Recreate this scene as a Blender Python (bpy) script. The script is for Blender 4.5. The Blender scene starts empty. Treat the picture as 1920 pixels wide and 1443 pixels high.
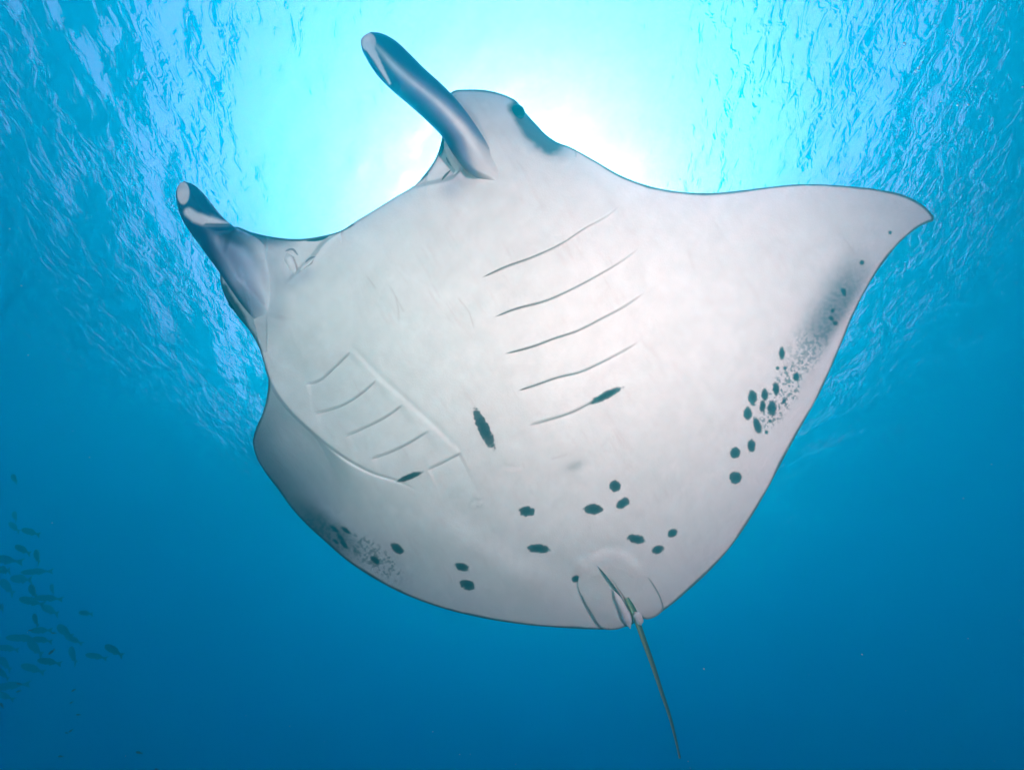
import bpy, math, random
import numpy as np
from mathutils import Vector

random.seed(7)
rng = np.random.default_rng(7)
S = bpy.context.scene
COL = S.collection
R = math.radians

# ------------------------------------------------------------------ camera, sky, sun, strobes, exposure
CAM_DEPTH = 7.0                      # metres of water above the lens
PITCH = R(64.0)
LENS = 9.0
cam_data = bpy.data.cameras.new('camera')
cam = bpy.data.objects.new('camera', cam_data)
COL.objects.link(cam)
cam.location = (0, 0, -CAM_DEPTH)
cam.rotation_euler = (R(90) + PITCH, 0, 0)
cam_data.lens = LENS
cam_data.sensor_width = 36
cam_data.clip_start = 0.02
cam_data.clip_end = 1000
S.camera = cam

FPX = LENS / 36 * 1920
C0 = np.array([0, 0, -CAM_DEPTH])
FW = np.array([0, math.cos(PITCH), math.sin(PITCH)])
UP = np.array([0, -math.sin(PITCH), math.cos(PITCH)])
RT = np.array([1.0, 0, 0])
DS = 0.60                            # overall scale of the distances below


def at(u, v, d):
    """world point seen at photo coordinates (u, v), d metres in front of the lens"""
    u = np.asarray(u, float); v = np.asarray(v, float); d = np.asarray(d, float)
    x = (u - 960) / FPX
    y = -(v - 721.5) / FPX
    return C0 + (FW + x[..., None] * RT + y[..., None] * UP) * d[..., None] * DS


sun_dir = at(980, 555, 1.0) - C0
sun_dir /= np.linalg.norm(sun_dir)
SUN_EL = math.asin(sun_dir[2])
SUN_AZ = math.atan2(sun_dir[0], sun_dir[1])

world = bpy.data.worlds.new('World')
S.world = world
world.use_nodes = True
wn = world.node_tree.nodes
sky = wn.new('ShaderNodeTexSky')
sky.sky_type = 'NISHITA'
sky.sun_disc = False
sky.sun_elevation = SUN_EL
sky.sun_rotation = SUN_AZ
bg = wn['Background']
sky.dust_density = 10.0
sky.air_density = 1.0
bg.inputs['Strength'].default_value = 0.15
world.node_tree.links.new(sky.outputs[0], bg.inputs['Color'])

sl = bpy.data.lights.new('sun', 'SUN')
sl.energy = 5.0
sl.angle = R(0.5)
sl.color = (1.0, 0.97, 0.92)
sun = bpy.data.objects.new('sun', sl)
COL.objects.link(sun)
sun.location = (0, 0, 30)
sun.rotation_euler = Vector((-sun_dir).tolist()).to_track_quat('-Z', 'Y').to_euler()

STROBE_W = 192.0
STROBE_COL = (1.0, 0.685, 0.515)
for sx, tgt in ((-1, (520, 820, 2.7)), (1, (1480, 640, 2.8))):
    l = bpy.data.lights.new('strobe', 'SPOT')
    l.energy = STROBE_W * (0.62 if sx < 0 else 1.5)
    l.color = STROBE_COL if sx > 0 else (STROBE_COL[0] * 0.74, STROBE_COL[1] * 1.06, STROBE_COL[2] * 1.10)
    l.spot_size = R(165)
    l.spot_blend = 1.0
    l.shadow_soft_size = 0.06
    o = bpy.data.objects.new('strobe', l)
    COL.objects.link(o)
    p = C0 + RT * 1.5 * sx + UP * (0.1 if sx < 0 else 0.72) - FW * 1.1
    o.location = p.tolist()
    t = at(*tgt) - p
    o.rotation_euler = Vector(t.tolist()).to_track_quat('-Z', 'Y').to_euler()

vs = S.view_settings
vs.view_transform = 'Standard'
vs.look = 'None'
vs.exposure = 1.75
vs.gamma = 1.0
vs.use_curve_mapping = False

S.render.engine = 'CYCLES'
cy = S.cycles
cy.use_denoising = True
try:
    cy.denoiser = 'OPENIMAGEDENOISE'
    cy.denoising_input_passes = 'RGB_ALBEDO_NORMAL'
except Exception:
    pass
cy.max_bounces = 6
cy.diffuse_bounces = 2
cy.glossy_bounces = 3
cy.transmission_bounces = 4
cy.volume_bounces = 2
cy.transparent_max_bounces = 12
cy.sample_clamp_indirect = 4.0


# ------------------------------------------------------------------ helpers
def mesh_np(name, verts, quads=None, tris=None, smooth=True):
    me = bpy.data.meshes.new(name)
    verts = np.ascontiguousarray(verts, dtype=np.float32)
    nq = 0 if quads is None else len(quads)
    nt = 0 if tris is None else len(tris)
    loops = []
    if nq: loops.append(np.asarray(quads, np.int32).ravel())
    if nt: loops.append(np.asarray(tris, np.int32).ravel())
    loops = np.concatenate(loops)
    me.vertices.add(len(verts)); me.vertices.foreach_set('co', verts.ravel())
    me.loops.add(len(loops)); me.loops.foreach_set('vertex_index', loops)
    me.polygons.add(nq + nt)
    starts = np.concatenate([np.arange(nq) * 4, nq * 4 + np.arange(nt) * 3]).astype(np.int32)
    me.polygons.foreach_set('loop_start', starts)
    me.polygons.foreach_set('use_smooth', np.full(nq + nt, smooth, bool))
    me.update(calc_edges=True)
    me.validate()
    return me


def set_color(me, rgb, name='pigment_and_shade'):
    a = me.color_attributes.new(name, 'FLOAT_COLOR', 'POINT')
    d = np.ones((len(me.vertices), 4), np.float32)
    d[:, :3] = rgb
    a.data.foreach_set('color', d.ravel())


def link(name, me, mat=None, parent=None):
    o = bpy.data.objects.new(name, me)
    COL.objects.link(o)
    if mat is not None:
        me.materials.append(mat)
    if parent is not None:
        o.parent = parent
        o.matrix_parent_inverse = parent_inv(parent)
    return o


def parent_inv(p):
    from mathutils import Matrix
    return Matrix.Translation(p.location).inverted() if p.rotation_euler[:] == (0, 0, 0) else p.matrix_basis.inverted()


def tag(o, label=None, cat=None, group=None, kind=None):
    if label: o['label'] = label
    if cat: o['category'] = cat
    if group: o['group'] = group
    if kind: o['kind'] = kind
    return o


def smooth(x, a, b):
    t = np.clip((x - a) / (b - a), 0, 1)
    return t * t * (3 - 2 * t)


_perm = rng.permutation(4096)
_val = rng.random(4096)


def vnoise(x, y):
    xi = np.floor(x).astype(int); yi = np.floor(y).astype(int)
    fx = x - xi; fy = y - yi
    fx = fx * fx * (3 - 2 * fx); fy = fy * fy * (3 - 2 * fy)
    def h(a, b):
        return _val[_perm[(a + _perm[b & 4095]) & 4095]]
    return ((h(xi, yi) * (1 - fx) + h(xi + 1, yi) * fx) * (1 - fy)
            + (h(xi, yi + 1) * (1 - fx) + h(xi + 1, yi + 1) * fx) * fy)


def fbm(x, y, n=4):
    s = 0; a = 0.5; t = 0
    for k in range(n):
        s = s + a * vnoise(x + 17.3 * k, y - 9.1 * k); t += a
        x = x * 2.03; y = y * 2.03; a *= 0.5
    return s / t


def catmull(pts, closed, per=16):
    p = np.asarray(pts, float)
    n = len(p)
    out = []
    segs = n if closed else n - 1
    for i in range(segs):
        if closed:
            a, b, c, d = p[(i - 1) % n], p[i], p[(i + 1) % n], p[(i + 2) % n]
        else:
            b, c = p[i], p[i + 1]
            a = p[i - 1] if i > 0 else 2 * b - c
            d = p[i + 2] if i + 2 < n else 2 * c - b
        t = np.linspace(0, 1, per, endpoint=False)[:, None]
        # centripetal-ish tangents
        l0 = np.linalg.norm(b[:2] - a[:2]) + 1e-6; l1 = np.linalg.norm(c[:2] - b[:2]) + 1e-6; l2 = np.linalg.norm(d[:2] - c[:2]) + 1e-6
        m1 = ((b - a) / l0 * l1 + (c - b) / l1 * l0) / (l0 + l1) * l1
        m2 = ((c - b) / l1 * l2 + (d - c) / l2 * l1) / (l1 + l2) * l1
        h = (2 * t**3 - 3 * t**2 + 1) * b + (t**3 - 2 * t**2 + t) * m1 + (-2 * t**3 + 3 * t**2) * c + (t**3 - t**2) * m2
        out.append(h)
    out = np.concatenate(out)
    if not closed:
        out = np.vstack([out, p[-1]])
    return out


def resample(poly, n, closed=True):
    q = np.vstack([poly, poly[:1]]) if closed else poly
    L = np.concatenate([[0], np.cumsum(np.linalg.norm(np.diff(q[:, :2], axis=0), axis=1))])
    s = np.linspace(0, L[-1], n, endpoint=not closed)
    return np.stack([np.interp(s, L, q[:, k]) for k in range(q.shape[1])], 1)


def polydist(u, v, poly, closed=False, signed=False):
    """distance to a polyline; with signed also the side and the place along it"""
    P = np.asarray(poly, float)[:, :2]
    if closed: P = np.vstack([P, P[:1]])
    best = np.full(u.shape, 1e9)
    if signed:
        side = np.zeros(u.shape); tt = np.zeros(u.shape)
        L = np.concatenate([[0], np.cumsum(np.linalg.norm(np.diff(P, axis=0), axis=1))])
    for i in range(len(P) - 1):
        a = P[i]; e = P[i + 1] - a; l2 = e @ e
        wx = u - a[0]; wy = v - a[1]
        t = np.clip((wx * e[0] + wy * e[1]) / l2, 0, 1)
        dx = wx - t * e[0]; dy = wy - t * e[1]
        d = dx * dx + dy * dy
        m = d < best
        best = np.where(m, d, best)
        if signed:
            cr = e[0] * wy - e[1] * wx
            side = np.where(m, np.sign(cr), side)
            tt = np.where(m, (L[i] + t * math.sqrt(l2)) / L[-1], tt)
    best = np.sqrt(best)
    return (best, side, tt) if signed else best


class TPS:
    def __init__(self, pts):
        p = np.asarray(pts, float)
        self.c = p[:, :2] / 1000
        n = len(p)
        A = np.zeros((n + 3, n + 3))
        A[:n, :n] = self.phi(self.c[:, None] - self.c[None]) + np.eye(n) * 2e-3
        A[:n, n] = 1; A[:n, n + 1:] = self.c
        A[n, :n] = 1; A[n + 1:, :n] = self.c.T
        self.w = np.linalg.solve(A, np.concatenate([p[:, 2], [0, 0, 0]]))

    @staticmethod
    def phi(d):
        r2 = (d * d).sum(-1)
        return 0.5 * r2 * np.log(r2 + 1e-12)

    def __call__(self, u, v):
        x = u / 1000; y = v / 1000
        s = self.w[-3] + self.w[-2] * x + self.w[-1] * y
        for (cx, cy), w in zip(self.c, self.w):
            r2 = (x - cx)**2 + (y - cy)**2
            s = s + w * 0.5 * r2 * np.log(r2 + 1e-12)
        return s


# ------------------------------------------------------------------ materials
def new_mat(name):
    m = bpy.data.materials.new(name)
    m.use_nodes = True
    return m, m.node_tree.nodes, m.node_tree.links


def skin_mat(name, rough=0.5, spec=0.3, bump=0.25, scale=60.0):
    m, n, l = new_mat(name)
    b = n['Principled BSDF']
    a = n.new('ShaderNodeAttribute'); a.attribute_name = 'pigment_and_shade'
    tc = n.new('ShaderNodeTexCoord')
    no = n.new('ShaderNodeTexNoise'); no.inputs['Scale'].default_value = scale; no.inputs['Detail'].default_value = 5
    l.new(tc.outputs['Object'], no.inputs['Vector'])
    n2 = n.new('ShaderNodeTexNoise'); n2.inputs['Scale'].default_value = 9; n2.inputs['Detail'].default_value = 6
    l.new(tc.outputs['Object'], n2.inputs['Vector'])
    mr = n.new('ShaderNodeMapRange'); mr.inputs[1].default_value = 0.3; mr.inputs[2].default_value = 0.7
    mr.inputs[3].default_value = 0.93; mr.inputs[4].default_value = 1.03
    l.new(n2.outputs[0], mr.inputs[0])
    mx = n.new('ShaderNodeMix'); mx.data_type = 'RGBA'; mx.blend_type = 'MULTIPLY'; mx.inputs[0].default_value = 1.0
    l.new(a.outputs['Color'], mx.inputs[6]); l.new(mr.outputs[0], mx.inputs[7])
    l.new(mx.outputs[2], b.inputs['Base Color'])
    b.inputs['Roughness'].default_value = rough
    b.inputs['Specular IOR Level'].default_value = spec
    bp = n.new('ShaderNodeBump'); bp.inputs['Strength'].default_value = bump; bp.inputs['Distance'].default_value = 0.004
    l.new(no.outputs[0], bp.inputs['Height']); l.new(bp.outputs[0], b.inputs['Normal'])
    return m


def flat_mat(name, col, rough=0.5, spec=0.3):
    m, n, l = new_mat(name)
    b = n['Principled BSDF']
    no = n.new('ShaderNodeTexNoise'); no.inputs['Scale'].default_value = 25
    cr = n.new('ShaderNodeValToRGB')
    cr.color_ramp.elements[0].color = tuple(c * 0.75 for c in col) + (1,)
    cr.color_ramp.elements[1].color = tuple(min(1, c * 1.2) for c in col) + (1,)
    l.new(no.outputs[0], cr.inputs[0]); l.new(cr.outputs[0], b.inputs['Base Color'])
    b.inputs['Roughness'].default_value = rough
    b.inputs['Specular IOR Level'].default_value = spec
    return m


M_SKIN = skin_mat('manta_skin', rough=0.6, spec=0.2, bump=0.45, scale=85.0)
M_FIN = skin_mat('fin_skin', rough=0.45, spec=0.35, bump=0.3, scale=55)
M_EYE = flat_mat('eye_black', (0.002, 0.003, 0.006), 0.25, 0.25)
M_SLIT = skin_mat('slit_skin', rough=0.6, spec=0.2, bump=0.0)
M_FISH = flat_mat('fish_skin', (0.004, 0.008, 0.022), 0.7, 0.05)
M_SMALL = flat_mat('red_fish_skin', (0.03, 0.008, 0.01), 0.5)

# ------------------------------------------------------------------ water body and water surface
SIG_S = (0.0005, 0.128, 0.130)
SIG_A = (0.190, 0.076, 0.018)
ANISO = 0.89
m, n, l = new_mat('sea_water')
for k in list(n):
    if k.type != 'OUTPUT_MATERIAL': n.remove(k)
out = [k for k in n if k.type == 'OUTPUT_MATERIAL'][0]
vsct = n.new('ShaderNodeVolumeScatter')
mxs = max(SIG_S)
vsct.inputs['Color'].default_value = tuple(c / mxs for c in SIG_S) + (1,)
vsct.inputs['Density'].default_value = mxs
vsct.inputs['Anisotropy'].default_value = ANISO
vab = n.new('ShaderNodeVolumeAbsorption')
mxa = max(SIG_A) * 1.02
vab.inputs['Color'].default_value = tuple(1 - c / mxa for c in SIG_A) + (1,)
vab.inputs['Density'].default_value = mxa
add = n.new('ShaderNodeAddShader')
l.new(vsct.outputs[0], add.inputs[0]); l.new(vab.outputs[0], add.inputs[1]); l.new(add.outputs[0], out.inputs['Volume'])
M_WATER = m
WB = 90.0
zt, zb = 0.45, -60.0
bv = [(x, y, z) for z in (zb, zt) for y in (-WB, WB) for x in (-WB, WB)]
bq = [(0, 2, 3, 1), (4, 5, 7, 6), (0, 1, 5, 4), (2, 6, 7, 3), (0, 4, 6, 2), (1, 3, 7, 5)]
water = link('haze', mesh_np('haze', bv, bq, smooth=False), M_WATER)
tag(water, kind='stuff')

NS = 800
tt = np.linspace(-1, 1, NS)
ax = np.sinh(tt * 3.6) / math.sinh(3.6) * 80
X, Y = np.meshgrid(ax, ax)
Z = np.zeros_like(X)
cell = np.maximum(np.gradient(ax)[None, :], np.gradient(ax)[:, None])
for k in range(70):
    lam = 10 ** rng.uniform(-0.85, 0.30)
    th = R(35) + rng.normal(0, 0.75)
    kk = 2 * math.pi / lam
    amp = 0.010 * lam ** 0.95
    att = np.clip(lam / (4 * cell) - 0.5, 0, 1)
    ph = rng.uniform(0, 6.28)
    arg = kk * (X * math.cos(th) + Y * math.sin(th)) + ph + 0.6 * np.sin(0.31 * X + k) + 0.6 * np.sin(0.27 * Y - k)
    Z += amp * (np.sin(arg) + 0.2 * np.sin(2 * arg + 0.4)) * att
Z *= 0.22
idx = np.arange(NS * NS).reshape(NS, NS)
q = np.stack([idx[:-1, :-1], idx[:-1, 1:], idx[1:, 1:], idx[1:, :-1]], -1).reshape(-1, 4)
me = mesh_np('water_surface', np.stack([X, Y, Z], -1).reshape(-1, 3), q)
m, n, l = new_mat('water_surface')
for k in list(n):
    if k.type != 'OUTPUT_MATERIAL': n.remove(k)
out = [k for k in n if k.type == 'OUTPUT_MATERIAL'][0]
gl = n.new('ShaderNodeBsdfRefraction'); gl.inputs['IOR'].default_value = 1.33; gl.inputs['Roughness'].default_value = 1.0
tr = n.new('ShaderNodeBsdfTransparent')
fr = n.new('ShaderNodeFresnel'); fr.inputs['IOR'].default_value = 1.33
tc = n.new('ShaderNodeTexCoord')
mp = n.new('ShaderNodeMapping'); mp.inputs['Rotation'].default_value = (0, 0, R(-35)); mp.inputs['Scale'].default_value = (1.0, 0.72, 1)
l.new(tc.outputs['Object'], mp.inputs['Vector'])
na = n.new('ShaderNodeTexNoise'); na.inputs['Scale'].default_value = 4.6; na.inputs['Detail'].default_value = 2.6; na.inputs['Roughness'].default_value = 0.55; na.inputs['Distortion'].default_value = 0.9
l.new(mp.outputs[0], na.inputs['Vector'])
bp = n.new('ShaderNodeBump'); bp.inputs['Strength'].default_value = 1.0; bp.inputs['Distance'].default_value = 0.046
nl_ = n.new('ShaderNodeTexNoise'); nl_.inputs['Scale'].default_value = 0.32; nl_.inputs['Detail'].default_value = 3
l.new(tc.outputs['Object'], nl_.inputs['Vector'])
mr = n.new('ShaderNodeMapRange'); mr.inputs[1].default_value = 0.36; mr.inputs[2].default_value = 0.66
mr.inputs[3].default_value = 0.25; mr.inputs[4].default_value = 1.5
l.new(nl_.outputs[0], mr.inputs[0])
hm = n.new('ShaderNodeMath'); hm.operation = 'MULTIPLY'
l.new(na.outputs[0], hm.inputs[0]); l.new(mr.outputs[0], hm.inputs[1])
l.new(hm.outputs[0], bp.inputs['Height'])
b2 = n.new('ShaderNodeBump'); b2.inputs['Strength'].default_value = 1.0; b2.inputs['Distance'].default_value = 0.010
l.new(hm.outputs[0], b2.inputs['Height'])
l.new(b2.outputs[0], gl.inputs['Normal']); l.new(bp.outputs[0], fr.inputs['Normal'])
gy = n.new('ShaderNodeBsdfGlossy'); gy.inputs['Roughness'].default_value = 0.06
l.new(bp.outputs[0], gy.inputs['Normal'])
thru = n.new('ShaderNodeMixShader'); thru.inputs[0].default_value = 0.6
l.new(tr.outputs[0], thru.inputs[1]); l.new(gl.outputs[0], thru.inputs[2])
mix = n.new('ShaderNodeMixShader')
l.new(fr.outputs[0], mix.inputs[0]); l.new(thru.outputs[0], mix.inputs[1]); l.new(gy.outputs[0], mix.inputs[2])
l.new(mix.outputs[0], out.inputs['Surface'])
surf = link('water_surface', me, m)
tag(surf, kind='structure')

# ------------------------------------------------------------------ the manta ray
OUT = [(848, 172), (880, 168), (915, 170), (945, 178), (966, 188), (985, 211), (1005, 233), (1028, 256), (1045, 267), (1065, 274),
       (1090, 287), (1120, 304), (1150, 322), (1190, 340), (1230, 352), (1280, 360), (1330, 362), (1390, 357), (1440, 351),
       (1490, 346), (1540, 346), (1600, 350), (1650, 356), (1700, 368), (1728, 383), (1744, 398), (1751, 408), (1749, 414), (1738, 418), (1715, 431),
       (1690, 452), (1660, 487), (1630, 532), (1602, 585), (1580, 638), (1557, 692), (1530, 750), (1500, 803), (1470, 858),
       (1440, 915), (1408, 970), (1370, 1025), (1330, 1070), (1290, 1107), (1250, 1140), (1225, 1156), (1200, 1162),
       (1178, 1173), (1150, 1178), (1100, 1179), (1050, 1176), (980, 1170), (920, 1161), (860, 1148), (800, 1130), (740, 1105),
       (690, 1077), (650, 1050), (610, 1015), (570, 978), (545, 950), (520, 915), (495, 882), (479, 852), (474, 830), (480, 803),
       (492, 775), (500, 745), (503, 715), (497, 690), (487, 655), (468, 620), (445, 592), (425, 562), (415, 535), (413, 512), (420, 490), (428, 455),
       (440, 426), (470, 435), (510, 444), (560, 448), (600, 443), (640, 432), (670, 413), (700, 395), (740, 370), (780, 345), (800, 322), (815, 300), (824, 278),
       (829, 256), (835, 215)]
CTR = np.array([900.0, 690.0])
NA, NR, NB = 1800, 340, 70
o_dense = catmull(OUT, True, 20)
o_pts = resample(o_dense, NA)
o_seg = resample(o_dense, 420)

D1 = TPS([(690, 400, 2.50), (850, 370, 2.56), (600, 520, 2.56), (940, 250, 2.70), (985, 215, 2.80), (890, 180, 2.76), (1040, 275, 2.84),
          (450, 560, 2.74), (490, 640, 2.84), (550, 600, 2.68), (415, 510, 2.80),
          (780, 590, 2.54), (850, 710, 2.62), (927, 822, 2.76), (1000, 937, 2.94), (1110, 1060, 3.12), (1195, 1150, 3.28),
          (1080, 500, 2.68), (1080, 700, 2.74), (1200, 560, 2.81), (1200, 760, 2.90), (1150, 350, 2.84), (1300, 370, 2.95),
          (1350, 600, 2.96), (1350, 800, 3.05), (1500, 360, 3.05), (1500, 600, 3.10), (1650, 420, 3.2), (1750, 410, 3.32),
          (1600, 585, 3.22), (1500, 800, 3.24), (1400, 980, 3.28), (1300, 1090, 3.32), (1250, 950, 3.12),
          (650, 690, 2.72), (500, 690, 2.93), (560, 760, 2.98), (740, 870, 2.88), (690, 790, 2.81), (850, 960, 3.02), (900, 1100, 3.22),
          (1000, 1165, 3.35), (800, 1050, 3.25)])
D2 = TPS([(500, 730, 3.45), (480, 830, 4.2), (540, 790, 3.50), (550, 950, 4.6), (600, 880, 3.52), (700, 960, 3.26), (745, 900, 2.98),
          (620, 1010, 3.85), (700, 1078, 3.75), (800, 1125, 3.58), (800, 1000, 3.20), (900, 1050, 3.2), (900, 1160, 3.5),
          (1000, 1100, 3.2), (1050, 1175, 3.38), (495, 880, 4.6), (1195, 1150, 3.3), (520, 850, 3.85), (640, 960, 3.45)])
FLANK = catmull([(485, 640), (497, 685), (512, 725), (543, 768), (580, 804), (620, 838), (660, 866), (700, 886), (745, 900),
                 (850, 960), (1000, 1070), (1190, 1165)], False, 6)
FL_FADE = 0.30                        # share of the flank line along which the fold is crisp

GILLS_R = [[(905, 520), (945, 501), (1000, 481), (1050, 458), (1100, 426), (1140, 404), (1161, 386)],
           [(928, 594), (960, 581), (1030, 561), (1070, 543), (1130, 511), (1165, 490), (1196, 467)],
           [(947, 663), (1000, 649), (1040, 634), (1080, 621), (1130, 596), (1170, 575), (1208, 549)],
           [(972, 732), (1000, 723), (1050, 706), (1085, 698), (1130, 678), (1170, 657), (1196, 641)],
           [(990, 797), (1030, 786), (1080, 769), (1110, 753), (1160, 729)]]
GILLS_L = [[(572, 719), (594, 715), (625, 690), (658, 658)],
           [(588, 775), (640, 760), (680, 735), (707, 711)],
           [(645, 818), (682, 802), (725, 780), (757, 757)],
           [(693, 860), (727, 849), (770, 828), (806, 806)],
           [(800, 880), (818, 872), (842, 860), (866, 848)]]
JAW_L = [(540, 528), (556, 515), (575, 497), (592, 478), (606, 460), (640, 432), (668, 410)]
JAW_R = [(748, 362), (790, 350), (826, 342), (850, 334), (864, 318), (857, 298), (842, 268), (834, 250)]


def depth_field(u, v, dist, detail=True):
    a = D1(u, v)
    b = D2(u, v)
    d, side, t = polydist(u, v, FLANK, signed=True)
    sd = d * side                     # positive on the wing side
    w = 5 + 190 * smooth(t, 0.22, 0.55)
    k = smooth(sd, -0.12 * w, w)
    z = a + (np.maximum(b, a) - a) * k
    crev = np.exp(-((sd - 2) / 3.0) ** 2) * (1 - smooth(t, 0.30, 0.50)) * smooth(t, 0.0, 0.05)
    z = z + 0.035 * crev
    ridge = np.exp(-(np.minimum(sd, 0) / 22) ** 2) * (sd < 0) * (1 - smooth(t, 0.32, 0.5)) * smooth(t, 0.02, 0.10)
    z = z - 0.018 * ridge
    if not detail:
        return z
    # gill flaps: each rises towards its slit and drops behind it
    for gl_, amp, wd in ((GILLS_R, 0.046, 30.0), (GILLS_L, 0.034, 30.0)):
        for g in gl_:
            gc = catmull(g, False, 4)
            d, side, t = polydist(u, v, gc, signed=True)
            s = d * side
            end = smooth(t, 0.0, 0.12) * (1 - smooth(t, 0.88, 1.0))
            ok = (t > 0) & (t < 1)
            below = np.where(s >= 0, -0.75 * np.exp(-s / wd), 0.45 * np.exp(s / (0.55 * wd))) * smooth(np.abs(s), 0, 3)
            z = z - amp * below * end * ok
            z = z + 0.006 * np.exp(-(s / 4.0) ** 2) * end * ok
    # inner gill border on the left side, outer border on the right side
    def groove(pts, wd, amp, zz, taper=True):
        c = catmull(pts, False, 6)
        d, side, t = polydist(u, v, c, signed=True)
        e = smooth(t, 0, 0.15) * (1 - smooth(t, 0.85, 1)) if taper else 1.0
        return zz + amp * np.exp(-(d / wd) ** 2) * e
    z = groove([(650, 640), (672, 662), (705, 697), (757, 745), (815, 797), (875, 857)], 6, 0.014, z)
    z = groove([(660, 655), (700, 700), (750, 750), (808, 803), (860, 850)], 10, -0.003, z)
    z = groove([(1095, 300), (1130, 335), (1165, 385), (1195, 445), (1210, 520), (1212, 600), (1195, 665)], 14, 0.012, z)
    z = groove([(1080, 320), (1115, 355), (1150, 400), (1180, 455)], 12, -0.008, z)
    z = groove([(862, 190), (890, 235), (920, 285), (948, 335)], 9, 0.012, z)
    z = groove([(880, 215), (915, 262), (955, 310), (985, 345)], 12, -0.006, z)
    z = groove([(858, 345), (900, 322), (940, 330)], 14, 0.02, z)
    z = groove([(496, 470), (508, 520), (510, 570), (505, 610)], 24, 0.035, z)
    z = groove([(535, 520), (530, 560), (520, 600)], 16, -0.02, z)
    z = groove([(468, 590), (500, 630), (545, 680), (600, 730)], 16, 0.014, z)
    # folds of the hind belly
    z = groove([(800, 905), (870, 965), (950, 1020), (1040, 1060), (1100, 1110)], 26, 0.018, z)
    z = groove([(760, 960), (850, 1010), (950, 1070), (1040, 1110)], 30, -0.016, z)
    z = groove([(1085, 1060), (1110, 1035), (1150, 1025), (1185, 1040), (1205, 1065)], 12, 0.014, z)
    z = groove([(1095, 1085), (1120, 1050), (1150, 1042), (1185, 1060), (1200, 1090)], 14, -0.014, z)
    z = groove([(1075, 1070), (1080, 1100), (1105, 1150), (1128, 1178)], 8, 0.010, z)
    z = groove([(930, 830), (960, 870), (975, 890)], 26, -0.010, z)
    z = groove([(940, 873), (965, 876), (985, 873)], 6, 0.008, z)
    z = groove([(985, 520), (1005, 640), (1035, 760)], 60, 0.006, z)
    # faint muscle lines running down the left wing
    s2 = (-(u - 600) * 0.60 + (v - 880) * 0.80)
    l2 = ((u - 600) * 0.80 + (v - 880) * 0.60)
    z = z + 0.0035 * (fbm(s2 / 7.0, l2 / 160.0, 2) - 0.5) * k * 2 + 0.010 * (fbm(s2 / 40.0, l2 / 300.0, 2) - 0.5) * k
    # soft unevenness of the whole belly
    z = z + 0.022 * (fbm(u / 110.0, v / 110.0, 3) - 0.5) + 0.004 * (fbm((u * 0.53 + v * 0.85) / 160.0, (u * 0.85 - v * 0.53) / 30.0, 2) - 0.5) + 0.0022 * (fbm(u / 9.0, v / 9.0, 3) - 0.5)
    # the mouth: upper jaw and corners lie deeper than the lower jaw
    for jw, sg in ((JAW_L, -1), (JAW_R, 1)):
        c = catmull(jw, False, 6)
        d, side, t = polydist(u, v, c, signed=True)
        sd = -d * side
        if sg < 0:
            inside = (u < 660) & (v < 540) & (v < 432 + (640 - u) * 1.02 + 10)
        else:
            inside = (u > 740) & (u < 872) & (v < 350)
        amt = 0.09 * smooth(sd, -1, 8) * inside * smooth(dist, -1, 6) * smooth(t, 0, 0.16)
        z = z + amt * (1 - 0.45 * smooth(sd, 10, 50))
        z = z - 0.012 * np.exp(-(np.minimum(sd, 0) / 8.0) ** 2) * (sd < 2) * (d < 25)
    return z


def edge_round(u, v, dist):
    """margin rolled away from the lens: thin on the wings, blunt on the head lobes"""
    head = smooth(-v, -330, -230) * (u > 840) * (u < 1080) + (u < 500) * (v < 660)
    blunt = np.clip(head, 0, 1)
    e = 9 + 70 * blunt
    r = 0.016 + 0.16 * blunt
    jaw = ((u > 640) & (u < 800) & (v < 480)).astype(float)
    e = e + 26 * jaw * (1 - blunt); r = r + 0.05 * jaw * (1 - blunt)
    x = np.clip(dist / e, 0, 1)
    return r * (1 - np.sqrt(np.clip(1 - (1 - x) ** 2, 0, 1)))


# --- natural colour of the belly, with some shade painted in
SPOTS = [(907, 803, 42, 10, 64), (769, 893, 24, 5, -20), (1136, 741, 33, 6.5, -27),
         (988, 958, 14, 9, 2), (1153, 911, 11, 10, 0), (1168, 943, 13, 8, -32), (1112, 954, 18, 9, 0), (1010, 1028, 20, 8, 4),
         (1193, 1010, 16, 8, 10), (1261, 999, 9.5, 7, -25), (1233, 1030, 11, 7, -18), (1079, 1085, 7, 6, -30),
         (866, 1062, 13, 7, 15), (877, 1096, 14, 9, 24), (745, 1028, 14, 7, 35),
         (1466, 662, 12, 5, 90), (1411, 745, 14, 8, 85), (1402, 775, 12.5, 7, 92), (1434, 740, 11, 5.5, 85), (1430, 761, 11, 5.5, 95),
         (1448, 765, 13, 7.5, 92), (1455, 729, 12, 5.5, 88), (1420, 798, 15, 6.5, 70), (1409, 835, 11, 7, 90), (1378, 849, 10, 9, -40),
         (1379, 895, 11, 11, 0), (1493, 706, 7, 5.5, 80), (1470, 752, 6, 3, -60), (1582, 547, 8, 4, 70), (1561, 582, 3.5, 3.5, 0),
         (1559, 597, 5, 3.5, 40), (1566, 606, 4, 4, 0), (1616, 492, 4, 4, 0), (1669, 436, 3, 3, 0),
         (1444, 789, 3, 3, 0), (1437, 810, 3, 3, 0), (1472, 690, 3, 3, 0), (1458, 690, 3, 3, 0),
         (628, 992, 10, 3, 42), (649, 994, 11, 3.2, 35), (638, 1007, 9, 3, 45), (645, 1020, 9, 3.5, 50), (630, 1015, 6, 2.5, 40), (704, 1050, 11, 5, 40)]


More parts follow.
